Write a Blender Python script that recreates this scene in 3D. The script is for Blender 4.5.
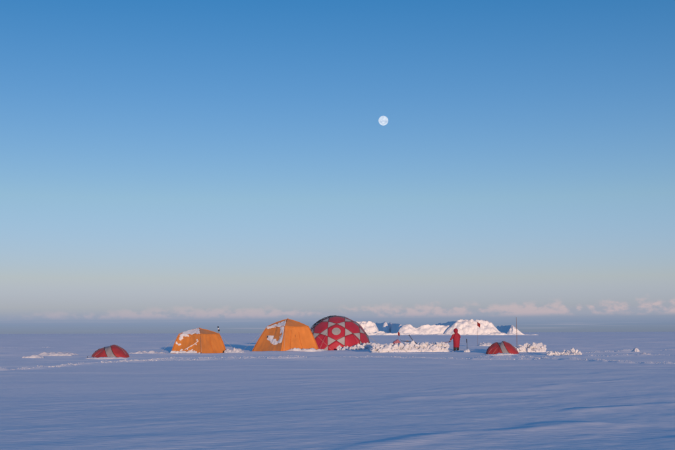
import bpy, math, random
import numpy as np
from mathutils import Matrix, Vector, noise as mnoise

S = bpy.context.scene
for o in list(bpy.data.objects):
    bpy.data.objects.remove(o)
COL = S.collection
R = math.radians

# ------------------------------------------------------------------ camera
FPX, W0, H0 = 1057.0, 675.0, 450.0            # focal length in photo pixels
CAMH, PITCH, ROLL = 1.5, R(5.82), R(0.19)
cam = bpy.data.objects.new('camera', bpy.data.cameras.new('camera'))
COL.objects.link(cam); S.camera = cam
cam.data.sensor_width = 36; cam.data.lens = 36 * FPX / W0
cam.data.clip_start = 0.1; cam.data.clip_end = 150000
CAMROT = Matrix.Rotation(R(90) + PITCH, 3, 'X') @ Matrix.Rotation(-ROLL, 3, 'Z')
cam.location = (0, 0, CAMH); cam.rotation_euler = CAMROT.to_euler()

# ------------------------------------------------------------------ light
SUN_EL, SUN_AZ = R(2.8), R(12)                # sun low behind the camera, a little to its right
sun = bpy.data.objects.new('sun', bpy.data.lights.new('sun', 'SUN'))
COL.objects.link(sun)
sun.data.energy = 3.1; sun.data.angle = R(0.6); sun.data.color = (1.0, 0.66, 0.40)
to_sun = Vector((math.sin(SUN_AZ) * math.cos(SUN_EL), -math.cos(SUN_AZ) * math.cos(SUN_EL), math.sin(SUN_EL)))
sun.rotation_euler = to_sun.to_track_quat('Z', 'Y').to_euler()
S.view_settings.view_transform = 'Standard'; S.view_settings.look = 'None'
S.view_settings.exposure = 0.0; S.view_settings.gamma = 1.0
S.view_settings.use_curve_mapping = False

# ------------------------------------------------------------------ world
wd = bpy.data.worlds.new('World'); S.world = wd; wd.use_nodes = True
nt = wd.node_tree; N = nt.nodes; L = nt.links
def lin(r, g, b):
    f = lambda c: (c / 255 / 12.92) if c / 255 <= .04045 else ((c / 255 + .055) / 1.055) ** 2.4
    return (f(r), f(g), f(b), 1)
def mth(op, a, b=None, c=None, tree=None):
    n = (tree or nt).nodes.new('ShaderNodeMath'); n.operation = op
    for i, v in enumerate((a, b, c)):
        if v is None: continue
        if isinstance(v, (int, float)): n.inputs[i].default_value = v
        else: (tree or nt).links.new(v, n.inputs[i])
    return n.outputs[0]
def sstep(v, a, b):
    n = N.new('ShaderNodeMapRange'); n.interpolation_type = 'SMOOTHSTEP'
    for i, q in ((0, v), (1, a), (2, b)):
        if isinstance(q, (int, float)): n.inputs[i].default_value = q
        else: L.new(q, n.inputs[i])
    return n.outputs[0]
def mixc(f, a, b, mode='MIX'):
    n = N.new('ShaderNodeMix'); n.data_type = 'RGBA'; n.blend_type = mode; n.clamp_factor = True
    for i, q in ((0, f), (6, a), (7, b)):
        if isinstance(q, (int, float, tuple)): n.inputs[i].default_value = q
        else: L.new(q, n.inputs[i])
    return n.outputs[2]
SKY = 0.15
sk = N.new('ShaderNodeTexSky'); sk.sky_type = 'NISHITA'; sk.sun_disc = False
sk.sun_elevation = SUN_EL; sk.sun_rotation = math.pi - SUN_AZ; sk.altitude = 1500
sk.air_density = 1.0; sk.dust_density = 0.4; sk.ozone_density = 2.0
geo = N.new('ShaderNodeNewGeometry'); sep = N.new('ShaderNodeSeparateXYZ')
tc = N.new('ShaderNodeTexCoord'); L.new(tc.outputs['Generated'], sep.inputs[0])
zz = sep.outputs['Z']
# sky tint by height, the same all round; raised overhead to brighten the snow
ramp = N.new('ShaderNodeValToRGB')
L.new(zz, ramp.inputs[0])
cr = ramp.color_ramp
TINT = [(0.000, (.44, .84, 4.4)), (0.009, (.47, .86, 4.3)), (0.022, (.83, 1.06, 3.15)), (0.05, (1.2, 1.18, 2.07)),
        (0.125, (1.26, 1.30, 1.63)), (0.218, (.82, 1.16, 1.60)), (0.307, (.43, 1.04, 1.55)), (0.60, (.85, 1.52, 2.25)), (1.0, (1.15, 1.8, 2.6))]
while len(cr.elements) < len(TINT): cr.elements.new(.5)
TSC = 6.0
for e, (p, c) in zip(cr.elements, TINT):
    e.position = p; e.color = (c[0] / TSC, c[1] / TSC, c[2] / TSC, 1)
sky = mixc(1.0, sk.outputs[0], ramp.outputs[0], 'MULTIPLY')
sc_ = N.new('ShaderNodeVectorMath'); sc_.operation = 'SCALE'; sc_.inputs[3].default_value = TSC
L.new(sky, sc_.inputs[0]); sky = sc_.outputs[0]
# low cloud bank along the horizon
def wnoise(scale, detail, rough=.55):
    m = N.new('ShaderNodeMapping'); m.inputs['Scale'].default_value = scale
    L.new(tc.outputs['Generated'], m.inputs[0])
    t = N.new('ShaderNodeTexNoise'); t.inputs['Scale'].default_value = 1; t.inputs['Detail'].default_value = detail
    t.inputs['Roughness'].default_value = rough
    L.new(m.outputs[0], t.inputs['Vector']); return t.outputs['Fac']
DEG = math.pi / 180
n_big = wnoise((5, 5, 0), 2); n_mid = wnoise((22, 22, 34), 3); n_fine = wnoise((80, 80, 150), 4, .55)
side = mth('MULTIPLY', mth('MINIMUM', mth('MAXIMUM', sep.outputs['X'], -.4), .4), 1.25 * DEG)   # the bank stands higher to the right
top = mth('ADD', mth('ADD', mth('MULTIPLY', sstep(n_big, .30, .70), .30 * DEG), 1.12 * DEG), side)
top = mth('ADD', top, mth('MULTIPLY', mth('SUBTRACT', n_mid, .5), .95 * DEG))
top = mth('ADD', top, mth('MULTIPLY', mth('SUBTRACT', n_fine, .5), .75 * DEG))
base_ = mth('ADD', .84 * DEG, mth('MULTIPLY', side, .24))
upper = mth('SUBTRACT', 1.0, sstep(zz, mth('SUBTRACT', top, .22 * DEG), mth('ADD', top, .30 * DEG)))
lower = sstep(zz, mth('SUBTRACT', base_, .13 * DEG), mth('ADD', base_, mth('MULTIPLY', n_fine, .30 * DEG)))
mask = mth('MULTIPLY', mth('MULTIPLY', upper, lower), mth('ADD', .40, mth('MULTIPLY', side, .42 / DEG)))
def rad(r, g, b):
    c = lin(r, g, b); return (c[0] / SKY, c[1] / SKY, c[2] / SKY, 1)
lit = sstep(mth('ADD', n_fine, mth('MULTIPLY', mth('SUBTRACT', n_mid, .5), .8)), .36, .62)
ccol = mixc(lit, rad(160, 165, 182), rad(214, 188, 190))
sky = mixc(mask, sky, ccol)
# thin veil streaks under the bank
n_str = wnoise((7, 7, 420), 3)
veil = mth('MULTIPLY', mth('MULTIPLY', sstep(n_str, .55, .72), sstep(zz, .05 * DEG, .3 * DEG)), mth('SUBTRACT', 1.0, sstep(zz, .7 * DEG, 1.0 * DEG)))
sky = mixc(mth('MULTIPLY', veil, .28), sky, rad(185, 180, 192))
bg = N['Background']; L.new(sky, bg.inputs[0]); bg.inputs[1].default_value = SKY

# ------------------------------------------------------------------ helpers
def ray(px, py):
    return (CAMROT @ Vector((px - W0 / 2, H0 / 2 - py, -FPX))).normalized()
def G(px, py, z=0.0):
    d = ray(px, py); t = (z - CAMH) / d.z
    return Vector((d.x * t, d.y * t, z))
def AT(px, py, dist):                          # a point seen at that pixel, at that distance along y
    d = ray(px, py); t = dist / d.y
    return Vector((d.x * t, dist, CAMH + d.z * t))
def tag(o, label=None, cat=None, group=None, kind=None):
    for k, v in (('label', label), ('category', cat), ('group', group), ('kind', kind)):
        if v: o[k] = v
    return o
def empty(name, loc, rz=0):
    o = bpy.data.objects.new(name, None); COL.objects.link(o)
    o.location = loc; o.rotation_euler = (0, 0, rz); o.empty_display_size = .3
    return o
def link(name, me, parent=None, loc=None, rot=None, scale=None):
    o = bpy.data.objects.new(name, me); COL.objects.link(o)
    if parent: o.parent = parent
    if loc is not None: o.location = loc
    if rot is not None: o.rotation_euler = rot
    if scale is not None: o.scale = scale
    return o
class MB:
    def __init__(s): s.v = []; s.f = []
    def add(s, vs, fs):
        n = len(s.v); s.v += [tuple(v) for v in vs]; s.f += [tuple(i + n for i in f) for f in fs]; return s
    def grid(s, P, nu, nv, closed=False):
        n = len(s.v)
        for j in range(nv + 1):
            for i in range(nu + 1): s.v.append(tuple(P(i / nu, j / nv)))
        for j in range(nv):
            for i in range(nu):
                a = n + j * (nu + 1) + i
                s.f.append((a, a + 1, a + nu + 2, a + nu + 1))
        return s
    def tube(s, pts, rad, k=8):
        pts = [Vector(p) for p in pts]; rings = []
        if not isinstance(rad, (list, tuple)): rad = [rad] * len(pts)
        n0 = len(s.v)
        for i, p in enumerate(pts):
            d = (pts[min(i + 1, len(pts) - 1)] - pts[max(i - 1, 0)]).normalized()
            a = d.orthogonal().normalized() if abs(d.z) > .95 else d.cross(Vector((0, 0, 1))).normalized()
            b = d.cross(a)
            for q in range(k):
                t = 2 * math.pi * q / k
                s.v.append(tuple(p + (a * math.cos(t) + b * math.sin(t)) * rad[i]))
        for i in range(len(pts) - 1):
            for q in range(k):
                a0 = n0 + i * k + q; a1 = n0 + i * k + (q + 1) % k
                s.f.append((a0, a1, a1 + k, a0 + k))
        s.f.append(tuple(n0 + q for q in range(k))[::-1])
        s.f.append(tuple(n0 + (len(pts) - 1) * k + q for q in range(k)))
        return s
    def box(s, c, h):
        x, y, z = c; a, b, d = h
        vs = [(x + i * a, y + j * b, z + k * d) for k in (-1, 1) for j in (-1, 1) for i in (-1, 1)]
        return s.add(vs, [(0, 2, 3, 1), (4, 5, 7, 6), (0, 1, 5, 4), (2, 6, 7, 3), (0, 4, 6, 2), (1, 3, 7, 5)])
    def mesh(s, name, mat, smooth=True):
        me = bpy.data.meshes.new(name); me.from_pydata(s.v, [], s.f); me.materials.append(mat)
        if smooth: me.polygons.foreach_set('use_smooth', [True] * len(me.polygons))
        me.update(); return me
    def build(s, name, mat, parent=None, smooth=True, loc=None, rot=None, solid=0):
        o = link(name, s.mesh(name, mat, smooth), parent, loc, rot)
        if solid:
            m = o.modifiers.new('thickness', 'SOLIDIFY'); m.thickness = solid; m.offset = -1
        return o

# vectorised value noise for the terrain
def vnoise(x, y, seed):
    xi = np.floor(x).astype(np.int64); yi = np.floor(y).astype(np.int64)
    fx = x - xi; fy = y - yi
    fx = fx * fx * fx * (fx * (fx * 6 - 15) + 10); fy = fy * fy * fy * (fy * (fy * 6 - 15) + 10)
    def h(a, b):
        n = (a * 374761393 + b * 668265263 + seed * 974634777) & 0x7fffffff
        n = ((n ^ (n >> 13)) * 1274126177) & 0x7fffffff
        n = n ^ (n >> 16)
        return (n & 0xffff) / 32767.5 - 1
    a = h(xi, yi) * (1 - fx) + h(xi + 1, yi) * fx
    b = h(xi, yi + 1) * (1 - fx) + h(xi + 1, yi + 1) * fx
    return a * (1 - fy) + b * fy
def nz3(v, s=1.0):
    return mnoise.noise(Vector(v) * s)

# ------------------------------------------------------------------ materials
def material(name, color, rough=.7, var=.06, vscale=6.0, bump=0.0, bscale=40.0, bdist=.01, metal=0.0, sheen=0.0, spec=.3, obj=True):
    m = bpy.data.materials.new(name); m.use_nodes = True
    t = m.node_tree; p = t.nodes['Principled BSDF']
    p.inputs['Roughness'].default_value = rough; p.inputs['Metallic'].default_value = metal
    p.inputs['Specular IOR Level'].default_value = spec
    if sheen: p.inputs['Sheen Weight'].default_value = sheen
    c = t.nodes.new('ShaderNodeTexCoord')
    n = t.nodes.new('ShaderNodeTexNoise'); n.inputs['Scale'].default_value = vscale; n.inputs['Detail'].default_value = 6
    t.links.new(c.outputs['Object'], n.inputs['Vector'])
    r = t.nodes.new('ShaderNodeValToRGB')
    r.color_ramp.elements[0].position = .3; r.color_ramp.elements[1].position = .7
    r.color_ramp.elements[0].color = tuple(max(0, q * (1 - var)) for q in color) + (1,)
    r.color_ramp.elements[1].color = tuple(min(1, q * (1 + var)) for q in color) + (1,)
    t.links.new(n.outputs['Fac'], r.inputs[0]); t.links.new(r.outputs[0], p.inputs['Base Color'])
    if bump:
        b = t.nodes.new('ShaderNodeTexNoise'); b.inputs['Scale'].default_value = bscale; b.inputs['Detail'].default_value = 5
        t.links.new(c.outputs['Object'], b.inputs['Vector'])
        bn = t.nodes.new('ShaderNodeBump'); bn.inputs['Strength'].default_value = bump; bn.inputs['Distance'].default_value = bdist
        t.links.new(b.outputs['Fac'], bn.inputs['Height']); t.links.new(bn.outputs[0], p.inputs['Normal'])
    return m
M = {}
M['chunk'] = material('dug_snow', (.77, .77, .80), .8, .03, 3.0, .5, 9.0, .03, spec=.2)
M['chunk'].node_tree.nodes['Principled BSDF'].inputs['Diffuse Roughness'].default_value = .15
M['hill'] = material('hill_snow', (.88, .87, .88), .85, .05, .04, .8, .06, 5.0, spec=.1)
M['orange'] = material('orange_tent_fabric', (.68, .235, .045), .62, .10, 1.6, .35, 5.0, .02, sheen=.1)
M['orange2'] = material('amber_tent_fabric', (.72, .245, .05), .6, .10, 1.4, .35, 4.0, .03, sheen=.1)
M['seam'] = material('orange_pole_sleeve', (.55, .19, .05), .7, .08)
M['dred'] = material('dome_red_fabric', (.46, .028, .055), .55, .14, 1.3, .25, 5.0, .02, sheen=.1)
M['dgrey'] = material('dome_grey_fabric', (.40, .39, .40), .65, .08, 2.0, .2, 6.0, .02)
M['window'] = material('dome_window_film', (.36, .36, .36), .35, .1, 3.0)
M['red'] = material('faded_red_fabric', (.36, .038, .045), .6, .2, 2.2, .5, 6.0, .04, sheen=.1)
M['grey'] = material('tent_grey_fabric', (.27, .255, .28), .65, .1, 3.0, .2, 8.0, .01)
M['tarp'] = material('snow_dusted_red_tarp', (.58, .21, .24), .7, .25, 5.0, .3, 7.0, .03)
M['pole'] = material('dark_tent_pole', (.05, .05, .055), .45, .1, metal=.3)
M['cord'] = material('guy_cord', (.45, .42, .38), .7, .1)
M['black'] = material('black_plastic', (.03, .03, .035), .5, .1)
M['bamboo'] = material('bamboo_cane', (.23, .12, .07), .6, .2, 8)
M['flag'] = material('dark_red_flag_cloth', (.22, .012, .015), .7, .1)
M['parka'] = material('red_parka_cloth', (.34, .022, .045), .75, .14, 7, .3, 12, .02)
M['trouser'] = material('red_trouser_cloth', (.28, .025, .045), .75, .12, 7)
M['boot'] = material('black_boot_rubber', (.025, .022, .025), .5, .1)
M['skin'] = material('skin', (.55, .33, .25), .5, .05)
M['steel'] = material('white_enamel', (.75, .75, .77), .4, .05)
M['wood'] = material('shovel_shaft', (.30, .10, .07), .55, .1)
M['darkmetal'] = material('dark_shovel_metal', (.07, .06, .08), .4, .1, metal=.4)

ROUGH_AMP = 0.8
def ground_material():
    m = bpy.data.materials.new('plain_snow'); m.use_nodes = True; t = m.node_tree; p = t.nodes['Principled BSDF']
    p.inputs['Roughness'].default_value = .75; p.inputs['Specular IOR Level'].default_value = .2
    p.inputs['Diffuse Roughness'].default_value = .115      # rough snow sends grazing light back towards the sun
    c = t.nodes.new('ShaderNodeTexCoord')
    def nz(scale, det, rz=40):
        mp_ = t.nodes.new('ShaderNodeMapping'); mp_.inputs['Rotation'].default_value = (0, 0, -R(rz)); mp_.inputs['Scale'].default_value = scale
        n = t.nodes.new('ShaderNodeTexNoise'); n.inputs['Scale'].default_value = 1; n.inputs['Detail'].default_value = det
        t.links.new(c.outputs['Object'], mp_.inputs[0]); t.links.new(mp_.outputs[0], n.inputs['Vector']); return n.outputs['Fac']
    r = t.nodes.new('ShaderNodeValToRGB'); r.color_ramp.elements[0].position = .3; r.color_ramp.elements[1].position = .7
    r.color_ramp.elements[0].color = (.86, .87, .90, 1); r.color_ramp.elements[1].color = (.91, .91, .92, 1)
    t.links.new(nz((.12, .4, 1), 6), r.inputs[0]); t.links.new(r.outputs[0], p.inputs['Base Color'])
    sp_ = t.nodes.new('ShaderNodeSeparateXYZ'); t.links.new(c.outputs['Object'], sp_.inputs[0])
    mr = t.nodes.new('ShaderNodeMapRange'); mr.interpolation_type = 'SMOOTHSTEP'
    t.links.new(sp_.outputs['Y'], mr.inputs[0]); mr.inputs[1].default_value = 14; mr.inputs[2].default_value = 110; mr.inputs[3].default_value = .16; mr.inputs[4].default_value = .26
    # wind-smoothed near crust, rougher broken crust about the camp and beyond
    def ncol(scale, det):
        mp_ = t.nodes.new('ShaderNodeMapping'); mp_.inputs['Scale'].default_value = scale; mp_.inputs['Rotation'].default_value = (0, 0, -R(40))
        n = t.nodes.new('ShaderNodeTexNoise'); n.inputs['Scale'].default_value = 1; n.inputs['Detail'].default_value = det; n.inputs['Roughness'].default_value = .65
        t.links.new(c.outputs['Object'], mp_.inputs[0]); t.links.new(mp_.outputs[0], n.inputs['Vector'])
        v = t.nodes.new('ShaderNodeVectorMath'); v.operation = 'SUBTRACT'; v.inputs[1].default_value = (.5, .5, .5)
        t.links.new(n.outputs['Color'], v.inputs[0]); return v.outputs[0]
    amp = mth('MULTIPLY', mr.outputs[0], ROUGH_AMP, tree=t)
    v1 = t.nodes.new('ShaderNodeVectorMath'); v1.operation = 'SCALE'
    t.links.new(ncol((5, 9, 1), 5), v1.inputs[0]); t.links.new(amp, v1.inputs[3])
    v2 = t.nodes.new('ShaderNodeVectorMath'); v2.operation = 'MULTIPLY'; v2.inputs[1].default_value = (1, 1, 0)
    t.links.new(v1.outputs[0], v2.inputs[0])
    ge = t.nodes.new('ShaderNodeNewGeometry')
    v3 = t.nodes.new('ShaderNodeVectorMath'); v3.operation = 'ADD'
    t.links.new(ge.outputs['Normal'], v3.inputs[0]); t.links.new(v2.outputs[0], v3.inputs[1])
    v4 = t.nodes.new('ShaderNodeVectorMath'); v4.operation = 'NORMALIZE'; t.links.new(v3.outputs[0], v4.inputs[0])
    b = t.nodes.new('ShaderNodeBump'); b.inputs['Strength'].default_value = 1; b.inputs['Distance'].default_value = 1
    t.links.new(mth('MULTIPLY', nz((3.5, 9, 1), 5), .012, tree=t), b.inputs['Height'])
    t.links.new(v4.outputs[0], b.inputs['Normal']); t.links.new(b.outputs[0], p.inputs['Normal'])
    return m
M['snow'] = ground_material()
# ------------------------------------------------------------------ ground
TRAIL = [[(-30, 371), (30, 369), (70, 365.8), (120, 362.6), (160, 360), (230, 359.2), (300, 358.6), (370, 357.8), (440, 358.0), (520, 358.6), (570, 360.5), (625, 362.8), (720, 364.5)],
         [(120, 362.6), (160, 359), (190, 357.8), (300, 357.4)],
         [(590, 357.0), (640, 355.8), (720, 356.2)],
         [(560, 355.2), (600, 352.6), (638, 350.4), (700, 349.4)],
         [(-30, 349.0), (30, 348.0), (90, 347.4)],
         [(420, 359.5), (480, 360.5), (560, 359.3)]]
TRW = [(G(*p).xy for p in t) for t in TRAIL]
TRW = [[(p.x, p.y) for p in t] for t in TRW]
def segdist(x, y, a, b):
    ax, ay = a; bx, by = b; dx, dy = bx - ax, by - ay
    t = np.clip(((x - ax) * dx + (y - ay) * dy) / (dx * dx + dy * dy), 0, 1)
    px, py = ax + t * dx, ay + t * dy
    side = ((x - ax) * dy - (y - ay) * dx) / math.hypot(dx, dy)
    return np.hypot(x - px, y - py), side
RIDGES = []                                     # hard wind ridges: pixel ends, height, half width
for (p, q, h, w) in [((345, 452), (440, 438), .06, .34), ((455, 435), (575, 425), .06, .26), ((585, 411), (690, 402), .05, .34),
                     ((300, 384), (345, 379), .03, .35), ((525, 389), (560, 385.5), .045, .4), ((0, 410), (150, 401), .03, .5),
                     ((110, 441), (300, 432), .02, .4), ((380, 400), (520, 392), .03, .5), ((560, 440), (690, 421), -.03, .6),
                     ((150, 396), (330, 385), .018, .6), ((560, 376), (640, 371), .03, .5), ((20, 425), (240, 415), -.025, .8)]:
    a, b = G(*p), G(*q); RIDGES.append(((a.x, a.y), (b.x, b.y), h * .5, w))
def terrain(x, y):
    x = np.asarray(x, float); y = np.asarray(y, float)
    r = np.hypot(x, y)
    # beyond the camp the plateau falls very gently
    t = np.clip((r - 160) / 2700, 0, 1)
    z = -8.4 * t * t * (3 - 2 * t)
    c, s_ = math.cos(R(40)), math.sin(R(40))
    u = x * c + y * s_; v = -x * s_ + y * c            # u along the wind
    near = np.clip((420 - r) / 260, 0, 1)
    z = z + near * (.030 * vnoise(u / 11, v / 5.0, 3) + .010 * vnoise(u / 3.6, v / 1.3, 5))
    rid = 1 - np.abs(vnoise(u / 6.0 + .4 * vnoise(x / 3, y / 3, 8), v / 1.7, 11))
    z = z + near * .020 * np.clip(rid - .80, 0, 1) * 5 * np.clip(.5 + 1.2 * vnoise(u / 2.1, v / 1.5, 14), 0, 1.4) * np.clip(vnoise(u / 14, v / 9, 13) - .05, 0, 1)
    f = np.clip((130 - r) / 60, 0, 1)
    z = z + f * (.0045 * vnoise(u / .9, v / .34, 7) + .0022 * vnoise(u / .35, v / .16, 9))
    # broken, wind-cut crust about the camp and beyond: longer waves farther out, where single cuts no longer show
    for c_, k_, r0, r1, r2, r3, sd in ((.75, .035, 28, 80, 150, 260, 20), (1.6, .045, 28, 90, 220, 420, 21), (4.5, .045, 110, 220, 600, 1200, 22), (13, .055, 350, 700, 1800, 3200, 23), (38, .04, 1100, 2000, 5000, 9000, 24)):
        mk = np.clip((r - r0) / (r1 - r0), 0, 1) * np.clip((r3 - r) / (r3 - r2), 0, 1)
        m = mk > 0
        if not m.any(): continue
        zz_ = np.zeros_like(z); zz_[m] = mk[m] * c_ * k_ * vnoise(x[m] / (2.4 * c_) + .3 * y[m] / c_ * .2, y[m] / c_, sd)
        z = z + zz_
    for a, b, h, w in RIDGES:
        m = (np.abs(x - (a[0] + b[0]) / 2) < 12) & (np.abs(y - (a[1] + b[1]) / 2) < 14)
        if not m.any(): continue
        xx, yy = x[m], y[m]
        wob = .35 * vnoise(xx / 1.1, yy / 1.1, 31)
        d, sd = segdist(xx + wob, yy, a, b)
        L_ = math.hypot(b[0] - a[0], b[1] - a[1])
        z[m] += h * np.exp(-(d / w) ** 2) * (.75 + .5 * vnoise(xx / .8, yy / .8, 33))
    for k, tr in enumerate(TRW):                  # trodden tracks: low broken berms
        xs_ = [p[0] for p in tr]; ys_ = [p[1] for p in tr]
        m = (x > min(xs_) - 2) & (x < max(xs_) + 2) & (y > min(ys_) - 3) & (y < max(ys_) + 3)
        if not m.any(): continue
        xx, yy = x[m], y[m]; d = np.full(xx.shape, 1e9)
        for a, b in zip(tr[:-1], tr[1:]): d = np.minimum(d, segdist(xx, yy, a, b)[0])
        d = np.abs(d + .12 * vnoise(xx / 1.3, yy / 1.3, 61 + k))
        lump = .55 + .55 * vnoise(xx / .30, yy / .5, 41 + k) + .55 * vnoise(xx / 2.6, yy / 2.5, 51 + k)
        z[m] += (.115 if k == 0 else .07) * np.exp(-(d / .34) ** 2) * np.clip(lump, -.15, 1.3)
    return z
def zt(x, y):
    return float(terrain(np.array([x]), np.array([y]))[0])
rows = [-40000, -9000, -2500, -800, -300, -120, -60, -35, -22, -14, -8, -3, 0, 2.5, 4.5]
y = 6.0
while y < 165: rows.append(y); y *= 1.0062
while y < 5000: rows.append(y); y *= 1.011
while y < 60000: rows.append(y); y *= 1.05
rows = np.array(rows)
NC = 330
ts = np.linspace(-1, 1, 2 * NC + 1)
ext = np.array([1.03, 1.1, 1.25, 1.6, 2.3, 4, 9, 25, 80, 400, 3000])
hw = 12 + .42 * np.maximum(rows, 0)
xin = ts[None, :] * hw[:, None]
g2 = np.array([np.minimum(hw[i] * ext, 80000 + 1000 * np.arange(len(ext))) for i in range(len(rows))])
gx = np.concatenate([-g2[:, ::-1], xin, g2], axis=1)
gy = np.repeat(rows[:, None], gx.shape[1], axis=1)
gz = terrain(gx.ravel(), gy.ravel())
nr, nc = gx.shape
verts = np.stack([gx.ravel(), gy.ravel(), gz], 1)
i, j = np.meshgrid(np.arange(nr - 1), np.arange(nc - 1), indexing='ij')
a = (i * nc + j).ravel()
quads = np.stack([a, a + 1, a + nc + 1, a + nc], 1)
me = bpy.data.meshes.new('ground')
me.vertices.add(len(verts)); me.vertices.foreach_set('co', verts.ravel())
me.loops.add(quads.size); me.loops.foreach_set('vertex_index', quads.ravel())
me.polygons.add(len(quads)); me.polygons.foreach_set('loop_start', np.arange(0, quads.size, 4))
me.polygons.foreach_set('use_smooth', np.ones(len(quads), bool))
me.update(); me.validate(); me.materials.append(M['snow'])
tag(link('ground', me), kind='structure')

# ------------------------------------------------------------------ far hills
HD = 3000.0
PXM = HD / FPX                                  # metres per photo pixel out there
def hx(px, d=HD): return AT(px, 333, d).x
def hill(crest, seed, front=.75, back=1.0, rough=.10, n=60, nv=26):
    """crest: list of (px, y_px, distance) the crest passes; steep front, softer back"""
    pts = []
    for (px, py, d) in crest:
        p = AT(px, py, d); pts.append((p.x, p.y, p.z))
    mb = MB(); base = -9.5
    P = np.array(pts); cum = np.concatenate([[0], np.cumsum(np.hypot(np.diff(P[:, 0]), np.diff(P[:, 1])))]); cum /= cum[-1]
    rnd = random.Random(seed)
    def crestpt(t):
        return np.array([np.interp(t, cum, P[:, k]) for k in range(3)])
    def F(u, v):
        c = crestpt(u); d = crestpt(min(1, u + .02)) - crestpt(max(0, u - .02)); d[2] = 0; d /= max(1e-6, np.hypot(d[0], d[1]))
        nrm = np.array([d[1], -d[0], 0])       # to the right of travel = towards the camera for left-to-right crests
        h = max(.3, c[2] - base)
        s = (v - .5) * 2
        prof = 1 - abs(s) ** 1.35
        off = -s * h * (front if s < 0 else back)
        p = c + nrm * off; z = base + h * prof
        q = Vector((p[0] / 9, p[1] / 9, z / 9 + seed))
        g = mnoise.fractal(q, 1.0, 2.0, 4)
        g2 = mnoise.noise(Vector((p[0] / 26, p[1] / 26, seed * 1.7)))
        k = (1 - abs(s) ** 6)
        z += h * rough * g * k * .8
        p = p + nrm * (h * rough * (1.2 * g + g2) * k)
        return (p[0], p[1], z)
    mb.grid(F, n, nv)
    # close the two ends
    return tag(mb.build('hill', M['hill']), kind='structure')
D = HD
hill([(345, 334.5, D), (351, 323.5, D), (357, 321.8, D), (364, 321.2, D), (371, 321.6, D), (375, 323.2, D), (378.5, 330.0, D), (380, 335, D)], 1)
# spurs running back to the left: their left flanks stay in shade
def spur(nose, tail, top0, top1, seed, wid, d0=20, d1=560):
    """nose/tail: pixel x of front and rear end; a long spur receding from the camera"""
    a = AT(nose, top0, D + d0); b = AT(tail, top1, D + d1); mb = MB(); base = -9.8
    def F(u, v):
        c = a.lerp(b, u); s = (v - .5) * 2
        d = (b - a); d.z = 0; d.normalize(); nr_ = Vector((d.y, -d.x, 0))
        rise = min(1, u / .03) ** .6
        h = (c.z - base) * rise * (1 + .10 * mnoise.noise(Vector((u * 7, seed, 0))) + .05 * mnoise.noise(Vector((u * 25, seed, 3))))
        w = wid * (.35 + .65 * rise)
        prof = 1 - abs(s) ** (2.6 if s < 0 else 1.6)
        p = c + nr_ * (s * w)
        g = .03 * mnoise.fractal(Vector((p.x / 14, p.y / 14, seed + h * prof / 12)), 1, 2, 3)
        return (p.x + g * 14, p.y, base + h * prof * (1 + g))
    mb.grid(F, 70, 24)
    tag(mb.build('hill', M['hill']), kind='structure')
spur(386.5, 372.5, 322.4, 324.0, 5, 16, 270, 900)
spur(401.5, 388, 324.2, 323.4, 6, 14)
hill([(397, 334, D), (400, 328, D), (404, 324.8, D), (409, 324.2, D), (413, 326.2, D), (417, 328.2, D), (421, 326.0, D), (426, 325.2, D), (433, 324.8, D), (441, 325.2, D), (448, 325.6, D), (454, 324.5, D), (458, 327, D), (461, 335, D)], 2)
hill([(443, 335, D - 30), (447.5, 329.5, D - 30), (452.2, 325.2, D - 30), (456, 321.0, D - 30), (461, 319.8, D - 30), (470, 319.6, D - 30), (480, 319.9, D - 30), (488, 320.6, D - 30), (491, 322.2, D - 30), (494, 325.5, D - 30), (498, 330, D - 30), (502, 333, D - 30), (506, 335.2, D - 30)], 3)
spur(457.5, 436, 320.8, 324.2, 9, 12)
spur(513, 497.5, 325.2, 326.4, 7, 13)
hill([(506, 335.2, D), (509, 330, D), (512.5, 325.2, D), (515, 327.0, D), (519, 330.8, D), (524, 334.3, D), (527, 335.6, D)], 4)
hill([(520, 335.6, D + 40), (526, 334.6, D + 40), (530, 334.9, D + 40), (535, 334.4, D + 40), (541, 335.2, D + 40), (552, 335.5, D + 40)], 8)
# low drift apron along the foot of the hills
hill([(340, 335.0, D - 60), (356, 334.2, D - 60), (370, 334.0, D - 60), (377, 332.2, D - 60), (383, 331.0, D - 60), (388, 332.6, D - 60), (394, 333.2, D - 60), (400, 332.2, D - 60), (408, 333.6, D - 60), (425, 334.4, D - 60), (440, 333.6, D - 60), (455, 334.6, D - 60), (480, 334.2, D - 60), (492, 332.6, D - 60), (500, 332.0, D - 60), (507, 333.2, D - 60), (514, 333.6, D - 60), (521, 334.4, D - 60), (527, 335.6, D - 60)], 10, front=1.2, rough=.3, n=160, nv=16)

# ------------------------------------------------------------------ moon
mp = ray(383.4, 120.6) * 30000
mb = MB(); MR = 30000 * math.tan(R(.262))
def msp(u, v):
    t, p = u * 2 * math.pi, v * math.pi
    return (MR * math.sin(p) * math.cos(t), MR * math.sin(p) * math.sin(t), MR * math.cos(p))
mb.grid(msp, 48, 24)
mm = bpy.data.materials.new('moon_surface'); mm.use_nodes = True; t = mm.node_tree
for n in list(t.nodes): t.nodes.remove(n)
out = t.nodes.new('ShaderNodeOutputMaterial'); add = t.nodes.new('ShaderNodeAddShader'); em = t.nodes.new('ShaderNodeEmission'); tr = t.nodes.new('ShaderNodeBsdfTransparent')
c = t.nodes.new('ShaderNodeTexCoord'); n = t.nodes.new('ShaderNodeTexNoise'); n.inputs['Scale'].default_value = .013; n.inputs['Detail'].default_value = 3
t.links.new(c.outputs['Object'], n.inputs['Vector'])
r = t.nodes.new('ShaderNodeValToRGB'); r.color_ramp.elements[0].position = .38; r.color_ramp.elements[1].position = .60
r.color_ramp.elements[0].color = (.27, .20, .12, 1); r.color_ramp.elements[1].color = (.52, .43, .30, 1)
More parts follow.
